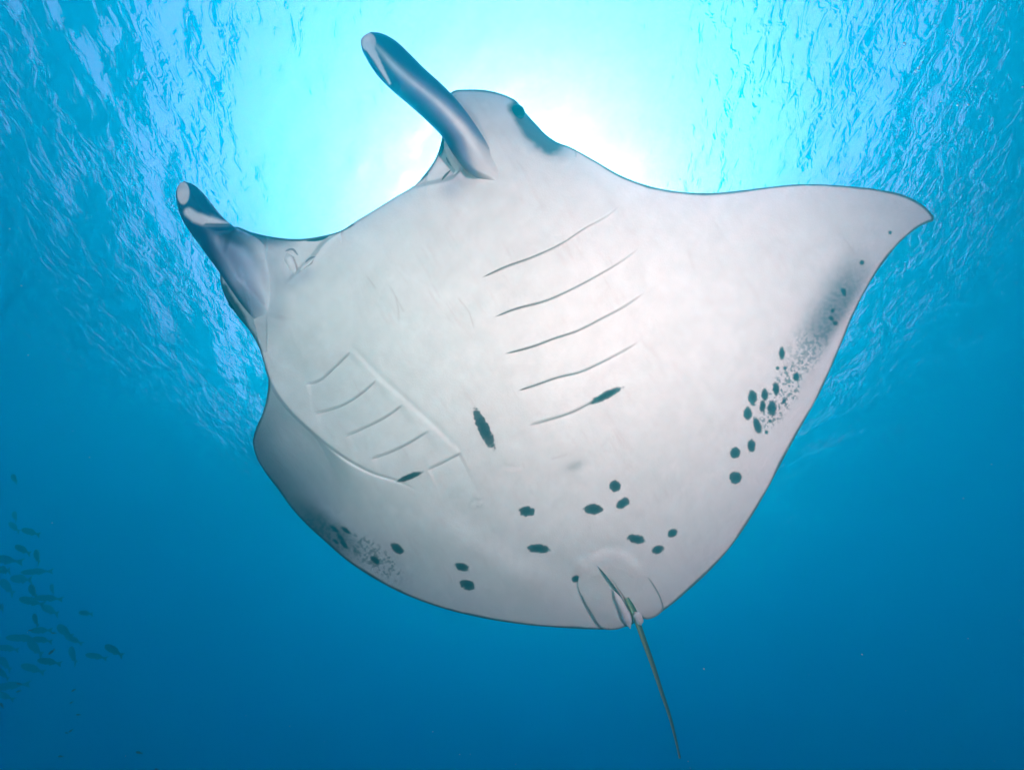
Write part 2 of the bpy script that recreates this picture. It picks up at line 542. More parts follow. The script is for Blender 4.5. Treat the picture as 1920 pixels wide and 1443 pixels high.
def pigment_and_shade(u, v, dist, along=None):
    n = len(u)
    base = np.array([0.80, 0.775, 0.775])
    col = np.repeat(base[None], n, 0)
    tone = 1 + 0.09 * (fbm(u / 70.0, v / 70.0, 4) - 0.5) + 0.07 * (fbm(u / 7.0, v / 7.0, 3) - 0.5)
    tone = tone - 0.015 * smooth(fbm((u * 0.60 - v * 0.80) / 90.0, (u * 0.80 + v * 0.60) / 9.0, 3), 0.52, 0.75)
    col = col * tone[:, None]
    # faint pink scratches
    sc = smooth(fbm((u * 0.85 - v * 0.53) / 5.0, (u * 0.53 + v * 0.85) / 60.0, 3), 0.68, 0.80)
    col *= (1 - sc[:, None] * np.array([0.03, 0.07, 0.07]))
    fr = smooth(fbm(u / 4.0, v / 4.0, 1), 0.955, 0.99)
    col *= (1 - 0.16 * fr)[:, None]

    def lay(mask, c):
        nonlocal col
        mk = np.clip(mask, 0, 1)[:, None]
        col = col * (1 - mk) + np.asarray(c)[None] * mk

    # smoky patches near both wing tips
    ca, sa = -0.515, 0.857
    du, dv = u - 1556, v - 590
    al = du * ca + dv * sa; ac = -du * sa + dv * ca          # along and across (towards the rear edge is negative)
    pat = smooth(-np.abs(al), -165, -40) * smooth(ac, -38, -14) * (1 - smooth(ac, 0, 62))
    speck = smooth(fbm(u / 4.2, v / 4.2, 2), 0.45, 0.60)
    mixs = smooth(al, 20, 120)
    lay(0.86 * pat * ((1 - mixs) * (0.85 + 0.15 * speck) + mixs * speck), (0.075, 0.10, 0.165))
    du, dv = u - 1470, v - 735
    al = du * ca + dv * sa; ac = -du * sa + dv * ca
    pat = np.exp(-(al / 75) ** 2 - (ac / 24) ** 2)
    lay(0.75 * smooth(fbm(u / 3.6 + 40, v / 3.6, 2), 0.60 - 0.10 * pat, 0.68) * smooth(pat, 0.12, 0.5), (0.05, 0.07, 0.12))
    ca, sa = 0.80, 0.60
    du, dv = u - 612, v - 992
    al = du * ca + dv * sa; ac = -du * sa + dv * ca
    pat = smooth(-np.abs(al), -105, -20) * smooth(-np.abs(ac - 4), -38, -8)
    lay(0.85 * pat * (0.75 + 0.25 * speck), (0.03, 0.05, 0.09))
    du, dv = u - 700, v - 1042
    al = du * ca + dv * sa; ac = -du * sa + dv * ca
    pat = np.exp(-(al / 65) ** 2 - (ac / 20) ** 2)
    lay(0.6 * smooth(fbm(u / 4.0 + 11, v / 4.0, 2), 0.62 - 0.22 * pat, 0.68) * smooth(pat, 0.1, 0.5), (0.03, 0.05, 0.08))
    # old scars
    for ln in ([(1575, 437), (1588, 455), (1602, 476)], [(733, 540), (745, 562), (757, 584)], [(742, 556), (747, 580), (748, 600)],
               [(690, 520), (704, 540)], [(1290, 470), (1302, 505)], [(860, 560), (880, 585), (888, 612)], [(1035, 860), (1062, 852)]):
        bx = np.array(ln)
        nr = (u > bx[:, 0].min() - 6) & (u < bx[:, 0].max() + 6) & (v > bx[:, 1].min() - 6) & (v < bx[:, 1].max() + 6)
        lay(np.where(nr, 0.30 * np.exp(-(polydist(u, v, ln) / 1.5) ** 2), 0), (0.42, 0.30, 0.29))
    # smudges
    lay(0.45 * np.exp(-(((u - 1078) * 0.93 - (v - 873) * 0.37) / 20) ** 2 - (((u - 1078) * 0.37 + (v - 873) * 0.93) / 9) ** 2), (0.14, 0.15, 0.18))
    lay(0.5 * np.exp(-((u - 893) / 12) ** 2 - ((v - 943) / 10) ** 2) * smooth(fbm(u / 5.0, v / 5.0, 2), 0.4, 0.62), (0.12, 0.15, 0.17))
    # crease shade round head fin roots and mouth corners, painted in as grey-violet
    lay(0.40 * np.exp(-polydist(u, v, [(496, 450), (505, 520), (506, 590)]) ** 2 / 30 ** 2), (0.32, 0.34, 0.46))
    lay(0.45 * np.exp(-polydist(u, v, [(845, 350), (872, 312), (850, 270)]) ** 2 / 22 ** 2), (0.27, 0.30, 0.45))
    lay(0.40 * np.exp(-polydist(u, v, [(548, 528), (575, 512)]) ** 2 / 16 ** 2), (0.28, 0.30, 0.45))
    lay(0.85 * smooth(-polydist(u, v, [(426, 420), (440, 426), (470, 435), (510, 444), (548, 447)]), -24, -3) * (1 - smooth(u, 500, 590)), (0.014, 0.045, 0.12))  # dark blue rim along the upper jaw edge
    # dark patches round the eyes
    wob = 10 * (fbm(u / 16.0, v / 16.0, 3) - 0.5)
    d = polydist(u, v, [(972, 200), (990, 235), (1020, 262), (1036, 272)])
    lay(smooth(-(d + wob), -25, -11) * 0.96, (0.010, 0.016, 0.036))
    d = polydist(u, v, [(985, 225), (1010, 262), (1045, 278)])
    lay(0.4 * smooth(-(d + 1.5 * wob), -34, -12), (0.16, 0.18, 0.27))
    d = polydist(u, v, [(417, 545), (428, 565), (446, 592), (455, 612)])
    lay(smooth(-(d + 0.6 * wob), -15, -8) * 0.95, (0.015, 0.022, 0.045))
    # spots, each with a ragged edge
    rag = 0.42 * (fbm(u / 5.0, v / 5.0, 3) - 0.5) + 0.12 * (fbm(u / 3.0 + 0.4 * v, v / 3.0, 1) - 0.5)
    for (sx, sy, ra, rb, ang) in SPOTS:
        near = (np.abs(u - sx) < ra * 1.6 + 5) & (np.abs(v - sy) < ra * 1.6 + 5)
        if not near.any(): continue
        c, s = math.cos(R(ang)), math.sin(R(ang))
        x = ((u - sx) * c + (v - sy) * s) / (ra + 0.6); y = (-(u - sx) * s + (v - sy) * c) / (rb + 0.6)
        e = np.sqrt(x * x + y * y) + rag
        soft = 1.2 / max(rb, 3)
        lay(np.where(near, smooth(-e, -1 - soft, -1 + soft), 0) * (0.90 + 0.08 * smooth(-e, -1, -0.3)), (0.012, 0.016, 0.050))
    # back colour wrapping round the margin
    rw = 0.45 + 1.1 * fbm(u / 45.0, v / 45.0, 3)
    rim = 1 - smooth(dist / rw, 1.8, 5.2)
    if along is not None: rim = rim * along
    contour_shade = (1 - smooth(dist, 2, 60)) * smooth(-np.abs(v - 900), -170, -60) * (u < 620) * 0.5  # grazing-angle shade of the left wing contour, painted into the colour
    lay(contour_shade, (0.06, 0.08, 0.11))
    lay(rim * (0.80 + 0.18 * fbm(u / 20.0, v / 20.0, 2)), (0.018, 0.028, 0.045))
    return col


rr = np.linspace(0, 1, NR + 1)[1:]
rr = 1 - (1 - rr) ** 1.12
U = CTR[0] + (o_pts[None, :, 0] - CTR[0]) * rr[:, None]
V = CTR[1] + (o_pts[None, :, 1] - CTR[1]) * rr[:, None]
Uf = np.concatenate([[CTR[0]], U.ravel()]); Vf = np.concatenate([[CTR[1]], V.ravel()])
dist = polydist(Uf, Vf, o_seg, closed=True)
dist[-NA:] = 0
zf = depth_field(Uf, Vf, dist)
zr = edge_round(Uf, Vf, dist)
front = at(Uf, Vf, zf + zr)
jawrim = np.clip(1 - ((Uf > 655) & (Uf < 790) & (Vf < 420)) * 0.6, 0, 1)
colf = pigment_and_shade(Uf, Vf, dist, jawrim)

# the back: offset away from the lens, thick along the spine and thin on the wings
rb_ = np.linspace(0, 1, NB + 1)[1:-1]
rb_ = 1 - (1 - rb_) ** 1.6
Ub = CTR[0] + (o_pts[None, :, 0] - CTR[0]) * rb_[:, None]
Vb = CTR[1] + (o_pts[None, :, 1] - CTR[1]) * rb_[:, None]
Ubf = np.concatenate([[CTR[0]], Ub.ravel()]); Vbf = np.concatenate([[CTR[1]], Vb.ravel()])
distb = polydist(Ubf, Vbf, o_seg, closed=True)
spine = polydist(Ubf, Vbf, [(760, 420), (780, 590), (927, 822), (1110, 1060), (1195, 1150)])
thick = (0.07 + 0.42 * np.exp(-(spine / 210) ** 2)) * np.sqrt(np.clip(distb / 130, 0, 1)) * np.clip(0.35 + distb / 200, 0, 1) + 0.02 * np.clip(distb / 6, 0, 1)
r0 = edge_round(Ubf, Vbf, distb * 0)
zb_ = depth_field(Ubf, Vbf, distb, False) + r0 + thick + 0.03 * np.clip(distb / 10, 0, 1)
back = at(Ubf, Vbf, zb_)
nf = len(front)
ia = np.arange(NA); ib = (ia + 1) % NA


def ring(k): return 1 + k * NA


quads = []
for k in range(NR - 1):
    a = ring(k)
    quads.append(np.stack([a + ia, ring(k + 1) + ia, ring(k + 1) + ib, a + ib], 1))
tris = [np.stack([np.zeros(NA, int), 1 + ia, 1 + ib], 1)]
nb = len(rb_)
for k in range(nb - 1):
    a = nf + ring(k); b = nf + ring(k + 1)
    quads.append(np.stack([a + ia, a + ib, b + ib, b + ia], 1))
a = nf + ring(nb - 1); b = ring(NR - 1)
quads.append(np.stack([a + ia, a + ib, b + ib, b + ia], 1))
tris.append(np.stack([np.full(NA, nf), nf + 1 + ib, nf + 1 + ia], 1))
quads = np.concatenate(quads); tris = np.concatenate(tris)
verts = np.concatenate([front, back])
cb = np.repeat(np.array([[0.016, 0.022, 0.034]]), len(back), 0) * (0.8 + 0.5 * fbm(Ubf / 40, Vbf / 40, 3))[:, None]

root_p = at(900, 690, 2.9)
ray = bpy.data.objects.new('manta_ray', None)
ray.empty_display_size = 0.3
COL.objects.link(ray)
ray.location = root_p.tolist()
tag(ray, 'huge white-bellied manta ray with dark spots gliding overhead below the bright water surface', 'manta ray')
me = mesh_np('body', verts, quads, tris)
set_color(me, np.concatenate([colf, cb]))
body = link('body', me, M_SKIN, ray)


def surf_z(u, v):
    u = np.atleast_1d(np.asarray(u, float)); v = np.atleast_1d(np.asarray(v, float))
    ds = polydist(u, v, o_seg, closed=True)
    return depth_field(u, v, ds) + edge_round(u, v, ds)


# --- gill slits: narrow dark lips lying in the grooves between the flaps
def ribbon(name, pts, width, lift, c0, c1, parent, wprof=None, per=8):
    c = resample(catmull(pts, False, 10), per * (len(pts) - 1) + 1, False)
    t = np.linspace(0, 1, len(c))
    tan = np.gradient(c[:, :2], axis=0); tan /= np.linalg.norm(tan, axis=1)[:, None]
    nor = np.stack([-tan[:, 1], tan[:, 0]], 1)
    w = width * (np.sin(np.pi * np.clip(t, 0.0, 1)) ** 0.45 if wprof is None else wprof(t)) + 0.15
    w = w * (1 + 0.2 * (vnoise(t * 19 + len(pts) * 3.1, t * 0 + 2.2) - 0.5))
    rings = []
    for s, h in ((-1, 0.3), (-0.45, 1.0), (0.45, 1.0), (1, 0.3)):
        p = c[:, :2] + nor * (w * s)[:, None] * 0.5
        rings.append((p, h))
    z = surf_z(c[:, 0], c[:, 1])
    vs_, cs_ = [], []
    for p, h in rings:
        zz = surf_z(p[:, 0], p[:, 1])
        vs_.append(at(p[:, 0], p[:, 1], np.minimum(zz, z) - lift * h))
        cs_.append(np.asarray(c0)[None] * (1 - t)[:, None] + np.asarray(c1)[None] * t[:, None])
    pb = c[:, :2]
    vs_.append(at(pb[:, 0], pb[:, 1], z + 0.004)); cs_.append(cs_[0])
    nn = len(c); K = len(vs_)
    q = []
    i = np.arange(nn - 1)
    for k in range(K):
        k2 = (k + 1) % K
        q.append(np.stack([k * nn + i, k * nn + i + 1, k2 * nn + i + 1, k2 * nn + i], 1))
    me = mesh_np(name, np.concatenate(vs_), np.concatenate(q))
    set_color(me, np.concatenate(cs_))
    return link(name, me, M_SLIT, parent)


for k, g in enumerate(GILLS_R):
    if k < 4:
        ribbon('gill_slit', g, 2.7, 0.0010, (0.20, 0.16, 0.18), (0.52, 0.50, 0.53), ray, lambda t: np.clip(t / 0.04, 0, 1) * np.clip((1 - t) / 0.35, 0.35, 1) * np.clip((1 - t) / .03, 0, 1))
    else:
        ribbon('gill_slit', g[:4], 3.0, 0.0015, (0.55, 0.55, 0.57), (0.30, 0.30, 0.33), ray)
for k, g in enumerate(GILLS_L):
    ribbon('gill_slit', g, 2.0, 0.0008, (0.66, 0.68, 0.70), (0.45, 0.48, 0.52), ray)

# --- head fins, rolled up into horns
def resample_profile(vals, s):
    q = catmull([(k, v_) for k, v_ in enumerate(vals)], False, 24)
    return np.interp(s * (len(vals) - 1), q[:, 0], q[:, 1])


def tube(name, left, right, dep, rad, colour, mat, parent, merge, nl=150, na=72, bend=None):
    """a rolled head fin; beyond `merge` of its length its inner side melts into the body"""
    Lc = resample(catmull(left, False, 10), nl, False); Rc = resample(catmull(right, False, 10), nl, False)
    c = (Lc + Rc) / 2; h = (Rc - Lc) / 2
    s = np.linspace(0, 1, nl)
    th = np.linspace(0, 2 * math.pi, na, endpoint=False)
    prof = resample_profile
    dd = prof(dep, s); rd = prof(rad, s)
    x = np.cos(th)[None] * np.ones((nl, 1)); sn = np.sin(th)[None] * np.ones((nl, 1))
    uu = c[:, None, 0] + h[:, None, 0] * x; vv = c[:, None, 1] + h[:, None, 1] * x
    mg = smooth(s, merge[0], merge[1])[:, None]
    inner = mg * np.maximum(smooth(x, -0.55, 0.25), smooth(s, merge[1], 1.0)[:, None])
    sz = surf_z(uu.ravel(), vv.ravel()).reshape(uu.shape) + 0.004 + 0.035 * smooth(s, merge[1], 1.0)[:, None]
    base = dd[:, None] * (1 - inner) + sz * inner
    base = base + 0.014 * inner * smooth(x, 0.35, 1.0)
    ex = 1 + 2.2 * inner
    bell = np.sign(sn) * np.abs(sn) ** ex
    zz = base - rd[:, None] * bell * (1 - 0.75 * smooth(s, merge[1], 1.0)[:, None])
    if bend is not None: zz = zz + bend(uu, vv, sn)
    P = at(uu, vv, zz).reshape(-1, 3)
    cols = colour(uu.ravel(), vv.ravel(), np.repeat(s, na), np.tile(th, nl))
    i = np.arange(na); j = (i + 1) % na
    q = np.concatenate([np.stack([k * na + i, k * na + j, (k + 1) * na + j, (k + 1) * na + i], 1) for k in range(nl - 1)])
    e0 = at(c[:1, 0], c[:1, 1], dd[:1]); e1 = at(c[-1:, 0], c[-1:, 1], dd[-1:])
    P = np.concatenate([P, e0, e1])
    cols = np.concatenate([cols, cols[:1], cols[-1:]])
    t = np.concatenate([np.stack([np.full(na, nl * na), j, i], 1),
                        np.stack([np.full(na, nl * na + 1), (nl - 1) * na + i, (nl - 1) * na + j], 1)])
    me = mesh_np(name, P, q, t)
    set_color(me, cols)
    return link(name, me, mat, parent)


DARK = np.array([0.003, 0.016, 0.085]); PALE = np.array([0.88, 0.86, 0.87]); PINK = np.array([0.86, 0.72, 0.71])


def blend(a, b, m): return a * (1 - m)[:, None] + b * m[:, None]


def col_right(u, v, s, th):  # edge-to-centre contrast: natural dark margins plus light falloff painted in
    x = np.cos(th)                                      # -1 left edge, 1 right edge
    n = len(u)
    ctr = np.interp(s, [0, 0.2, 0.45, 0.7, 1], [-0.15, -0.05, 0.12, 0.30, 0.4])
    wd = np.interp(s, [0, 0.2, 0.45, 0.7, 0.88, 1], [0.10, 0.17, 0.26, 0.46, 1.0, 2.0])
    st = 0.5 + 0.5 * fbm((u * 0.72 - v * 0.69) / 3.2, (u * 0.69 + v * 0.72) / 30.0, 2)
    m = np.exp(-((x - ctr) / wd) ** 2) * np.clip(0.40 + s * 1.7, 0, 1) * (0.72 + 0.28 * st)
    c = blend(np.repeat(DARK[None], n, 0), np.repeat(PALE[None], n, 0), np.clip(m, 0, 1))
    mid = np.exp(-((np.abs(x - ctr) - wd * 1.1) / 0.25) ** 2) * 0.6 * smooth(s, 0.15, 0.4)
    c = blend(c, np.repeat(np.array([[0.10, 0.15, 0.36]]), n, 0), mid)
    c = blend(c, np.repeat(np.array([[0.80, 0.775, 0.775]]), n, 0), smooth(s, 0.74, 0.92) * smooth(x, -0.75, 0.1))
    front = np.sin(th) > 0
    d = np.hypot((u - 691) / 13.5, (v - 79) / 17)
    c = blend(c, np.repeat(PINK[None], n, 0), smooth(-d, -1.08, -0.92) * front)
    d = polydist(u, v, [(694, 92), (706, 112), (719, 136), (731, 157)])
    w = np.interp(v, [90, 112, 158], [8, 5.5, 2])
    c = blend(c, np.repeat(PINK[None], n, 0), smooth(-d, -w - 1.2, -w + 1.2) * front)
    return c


def bend_right(u, v, sn):
    f = smooth(sn, 0.0, 0.3)
    d = polydist(u, v, [(692, 80), (706, 110), (734, 160)])
    return f * (0.020 * np.exp(-(d / 9.0) ** 2) - 0.010 * np.exp(-((d - 17) / 7.0) ** 2))


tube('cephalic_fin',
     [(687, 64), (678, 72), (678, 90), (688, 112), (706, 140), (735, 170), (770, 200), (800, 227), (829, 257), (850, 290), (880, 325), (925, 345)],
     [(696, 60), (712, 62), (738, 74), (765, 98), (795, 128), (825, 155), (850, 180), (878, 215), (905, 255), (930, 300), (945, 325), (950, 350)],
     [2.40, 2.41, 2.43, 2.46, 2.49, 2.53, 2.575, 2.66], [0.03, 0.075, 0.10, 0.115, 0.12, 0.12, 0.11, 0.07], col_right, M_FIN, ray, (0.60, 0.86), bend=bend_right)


def col_left(u, v, s, th):  # dark edges and paler middle: own colour plus painted light falloff
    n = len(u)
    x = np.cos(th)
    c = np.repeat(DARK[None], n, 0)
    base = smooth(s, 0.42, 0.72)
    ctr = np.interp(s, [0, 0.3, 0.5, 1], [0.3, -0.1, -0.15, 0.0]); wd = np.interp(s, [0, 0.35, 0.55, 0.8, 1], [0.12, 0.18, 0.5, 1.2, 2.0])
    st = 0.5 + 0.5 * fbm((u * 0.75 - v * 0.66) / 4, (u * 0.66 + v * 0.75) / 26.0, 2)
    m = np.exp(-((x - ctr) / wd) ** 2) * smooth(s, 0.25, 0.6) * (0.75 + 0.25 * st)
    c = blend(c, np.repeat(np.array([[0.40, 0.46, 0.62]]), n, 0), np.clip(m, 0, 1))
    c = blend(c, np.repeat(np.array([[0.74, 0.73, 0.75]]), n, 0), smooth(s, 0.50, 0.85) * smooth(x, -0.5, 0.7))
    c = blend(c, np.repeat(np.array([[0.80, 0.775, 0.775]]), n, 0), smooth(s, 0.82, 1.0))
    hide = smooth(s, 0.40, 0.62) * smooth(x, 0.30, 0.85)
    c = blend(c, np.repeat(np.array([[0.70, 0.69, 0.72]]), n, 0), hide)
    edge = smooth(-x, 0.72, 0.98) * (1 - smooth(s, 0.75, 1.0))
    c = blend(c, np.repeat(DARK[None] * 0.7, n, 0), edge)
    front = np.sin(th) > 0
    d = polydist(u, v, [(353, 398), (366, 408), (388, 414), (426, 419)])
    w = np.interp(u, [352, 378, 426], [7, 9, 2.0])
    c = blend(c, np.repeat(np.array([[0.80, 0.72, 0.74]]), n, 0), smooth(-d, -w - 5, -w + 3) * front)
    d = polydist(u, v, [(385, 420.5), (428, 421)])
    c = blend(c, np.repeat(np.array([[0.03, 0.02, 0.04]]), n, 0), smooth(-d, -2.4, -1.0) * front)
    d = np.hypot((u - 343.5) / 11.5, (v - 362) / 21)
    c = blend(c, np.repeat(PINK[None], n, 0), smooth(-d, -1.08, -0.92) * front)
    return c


def bend_left(u, v, sn):
    f = smooth(sn, 0.0, 0.3)
    d = polydist(u, v, [(346, 370), (362, 398), (390, 413), (428, 419)])
    return f * (0.018 * np.exp(-(d / 9.0) ** 2) - 0.008 * np.exp(-((d - 16) / 6.0) ** 2))


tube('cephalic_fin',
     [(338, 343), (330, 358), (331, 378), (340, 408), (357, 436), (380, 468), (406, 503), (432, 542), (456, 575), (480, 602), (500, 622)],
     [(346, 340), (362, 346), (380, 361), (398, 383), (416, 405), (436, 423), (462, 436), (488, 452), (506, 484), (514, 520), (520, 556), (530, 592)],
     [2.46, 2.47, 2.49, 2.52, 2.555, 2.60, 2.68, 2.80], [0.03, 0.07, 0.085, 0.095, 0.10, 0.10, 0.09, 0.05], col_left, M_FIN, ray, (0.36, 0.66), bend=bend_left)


# --- eyes
def ellipsoid(name, u, v, d, ru, rv, rd, mat, parent, na=32, nl=18, ang=0.0, col=None):
    th = np.linspace(0, math.pi, nl)[:, None]; ph = np.linspace(0, 2 * math.pi, na, endpoint=False)[None]
    x = np.sin(th) * np.cos(ph) * ru; y = np.sin(th) * np.sin(ph) * rv; z = np.cos(th) * np.ones_like(ph) * rd
    c, s = math.cos(R(ang)), math.sin(R(ang))
    P = at(u + x * c - y * s, v + x * s + y * c, d + z).reshape(-1, 3)
    i = np.arange(na); j = (i + 1) % na
    q = np.concatenate([np.stack([k * na + i, (k + 1) * na + i, (k + 1) * na + j, k * na + j], 1) for k in range(nl - 1)])
    me = mesh_np(name, P, q)
    if col is not None: set_color(me, np.repeat(np.asarray(col)[None], len(P), 0))
    return link(name, me, mat, parent)


z = surf_z(970, 211)[0]
eye = ellipsoid('eye', 971, 210, z + 0.002, 13, 15, 0.045, M_EYE, ray, ang=-30)
z = surf_z(430, 566)[0]
ellipsoid('eye', 436, 570, z + 0.014, 7, 12, 0.03, M_EYE, ray, ang=-32)

# --- folds in the mouth corners
def cord(name, pts, r0, r1, lift, col, mat, parent, na=12, per=10, dep=None, taper=True):
    c = resample(catmull(pts, False, 10), per * (len(pts) - 1) + 1, False)
    nn = len(c); t = np.linspace(0, 1, nn)
    tan = np.gradient(c[:, :2], axis=0); tan /= np.linalg.norm(tan, axis=1)[:, None]
    nor = np.stack([-tan[:, 1], tan[:, 0]], 1)
    z = (surf_z(c[:, 0], c[:, 1]) - lift) if dep is None else np.interp(t, np.linspace(0, 1, len(dep)), dep)
    r = r0 + (r1 - r0) * t
    if taper: r = r * np.clip(np.sin(np.pi * np.clip(t, 0.02, 0.98)) * 1.6, 0.1, 1)
    th = np.linspace(0, 2 * math.pi, na, endpoint=False)
    uu = c[:, None, 0] + nor[:, None, 0] * r[:, None] * np.cos(th); vv = c[:, None, 1] + nor[:, None, 1] * r[:, None] * np.cos(th)
    zz = z[:, None] - r[:, None] / FPX * z[:, None] * np.sin(th)
    P = at(uu, vv, zz).reshape(-1, 3)
    i = np.arange(na); j = (i + 1) % na
    q = np.concatenate([np.stack([k * na + i, k * na + j, (k + 1) * na + j, (k + 1) * na + i], 1) for k in range(nn - 1)])
    P = np.concatenate([P, at(c[:1, 0], c[:1, 1], z[:1]), at(c[-1:, 0], c[-1:, 1], z[-1:])])
    tr_ = np.concatenate([np.stack([np.full(na, nn * na), j, i], 1), np.stack([np.full(na, nn * na + 1), (nn - 1) * na + i, (nn - 1) * na + j], 1)])
    me = mesh_np(name, P, q, tr_)
    cc = col(np.repeat(t, na), np.tile(th, nn)) if callable(col) else np.repeat(np.asarray(col)[None], nn * na, 0)
    set_color(me, np.concatenate([cc, cc[:1], cc[-1:]]))
    return link(name, me, mat, parent)


cord('mouth_fold', [(832, 262), (842, 282), (852, 302), (858, 318), (850, 328)], 7, 8, 0.004, (0.80, 0.76, 0.76), M_SKIN, ray)
cord('mouth_fold', [(538, 474), (543, 488), (550, 504), (554, 516)], 10, 6, 0.004, (0.82, 0.79, 0.80), M_SKIN, ray)
cord('mouth_fold', [(562, 508), (574, 497), (588, 486)], 4, 3.5, 0.004, (0.82, 0.79, 0.80), M_SKIN, ray)
ribbon('mouth_crease', [(828, 338), (836, 328), (845, 319)], 4, 0.004, (0.08, 0.04, 0.05), (0.14, 0.10, 0.12), ray)
ribbon('mouth_crease', [(836, 294), (840, 303), (846, 312)], 3, 0.004, (0.20, 0.20, 0.26), (0.30, 0.28, 0.34), ray)
ribbon('mouth_crease', [(534, 471), (548, 467), (559, 479)], 4, 0.004, (0.35, 0.34, 0.40), (0.30, 0.29, 0.35), ray)
ribbon('mouth_crease', [(572, 492), (582, 484), (592, 481)], 3.5, 0.004, (0.32, 0.31, 0.38), (0.30, 0.29, 0.35), ray)

# --- pelvic fins, claspers, tail
def lobe(name, outline, ctr, lift, th, rimseg, parent, na=160, nr=26):
    o = resample(catmull(outline, True, 10), na)
    r = np.linspace(0, 1, nr + 1)[1:]
    uu = np.concatenate([[ctr[0]], (ctr[0] + (o[None, :, 0] - ctr[0]) * r[:, None]).ravel()])
    vv = np.concatenate([[ctr[1]], (ctr[1] + (o[None, :, 1] - ctr[1]) * r[:, None]).ravel()])
    d = polydist(uu, vv, o, closed=True)
    bz = D1(uu, vv)
    k = np.sqrt(np.clip(1 - (1 - np.clip(d / 12, 0, 1)) ** 2, 0, 1))
    zf_ = bz - lift(uu, vv) - th * 0.5 * k
    zb_ = bz - lift(uu, vv) + th * 0.5 * k + 0.004
    P = np.concatenate([at(uu, vv, zf_), at(uu, vv, zb_)])
    base = np.array([0.70, 0.69, 0.69])
    c = np.repeat(base[None], len(uu), 0) * (1 + 0.08 * (fbm(uu / 12, vv / 12, 3) - 0.5))[:, None]
    rm = (1 - smooth(d, 1.5, 4.0)) * smooth(-polydist(uu, vv, rimseg), -10, -4)
    c = blend(c, np.repeat(np.array([[0.06, 0.07, 0.09]]), len(uu), 0), rm * 0.7)
    n_ = len(uu)
    i = np.arange(na); j = (i + 1) % na
    q = [np.stack([1 + k_ * na + i, 1 + (k_ + 1) * na + i, 1 + (k_ + 1) * na + j, 1 + k_ * na + j], 1) for k_ in range(nr - 1)]
    q += [x[:, ::-1] + n_ for x in q]
    a = 1 + (nr - 1) * na
    q.append(np.stack([a + i, n_ + a + i, n_ + a + j, a + j], 1))
    t = np.concatenate([np.stack([np.zeros(na, int), 1 + i, 1 + j], 1), np.stack([np.full(na, n_), n_ + 1 + j, n_ + 1 + i], 1)])
    me = mesh_np(name, P, np.concatenate(q), t)
    set_color(me, np.concatenate([c, c]))
    return link(name, me, M_SKIN, parent)


lobe('pelvic_fin', [(1112, 1056), (1092, 1070), (1083, 1092), (1092, 1122), (1108, 1150), (1128, 1177), (1152, 1180), (1172, 1174), (1186, 1166), (1176, 1138), (1158, 1106), (1136, 1076)],
     (1130, 1125), lambda u, v: -0.012 + 0.045 * smooth(v, 1075, 1150), 0.022, [(1092, 1122), (1108, 1150), (1128, 1177), (1152, 1180), (1186, 1166)], ray)
lobe('pelvic_fin', [(1122, 1056), (1150, 1050), (1185, 1052), (1208, 1068), (1226, 1095), (1240, 1122), (1244, 1140), (1228, 1156), (1210, 1160), (1196, 1148), (1176, 1126), (1150, 1090)],
     (1192, 1100), lambda u, v: -0.012 + 0.040 * smooth(v, 1065, 1140), 0.022, [(1215, 1075), (1240, 1122), (1244, 1140), (1228, 1156), (1205, 1161)], ray)
zt_ = 3.19
cord('cloaca', [(1116, 1056), (1136, 1080), (1158, 1110), (1176, 1142), (1186, 1165)], 1.5, 2.4, 0, (0.08, 0.09, 0.10), M_SLIT, ray, dep=[3.12, 3.125, 3.15, 3.18, 3.21])
cord('clasper', [(1150, 1106), (1164, 1132), (1175, 1156), (1182, 1178)], 6, 9, 0, (0.78, 0.74, 0.76), M_SKIN, ray, dep=[3.15, 3.17, 3.19, 3.22])
cord('clasper', [(1190, 1146), (1197, 1158), (1202, 1172)], 8, 7, 0, (0.76, 0.74, 0.76), M_SKIN, ray, dep=[3.19, 3.2, 3.22])


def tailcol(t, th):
    side = np.cos(th)  # green tail; highlight on the left and dark right side painted into the colour
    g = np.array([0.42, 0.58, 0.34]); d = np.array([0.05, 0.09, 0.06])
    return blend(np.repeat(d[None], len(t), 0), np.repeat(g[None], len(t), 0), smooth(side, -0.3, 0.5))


cord('tail', [(1176, 1120), (1190, 1150), (1202, 1185), (1220, 1235), (1240, 1295), (1258, 1350), (1268, 1390), (1275, 1421)], 6.2, 2.0, 0, tailcol, M_SKIN, ray,
     dep=[3.24, 3.24, 3.25, 3.28, 3.32, 3.36, 3.4, 3.42], taper=False)

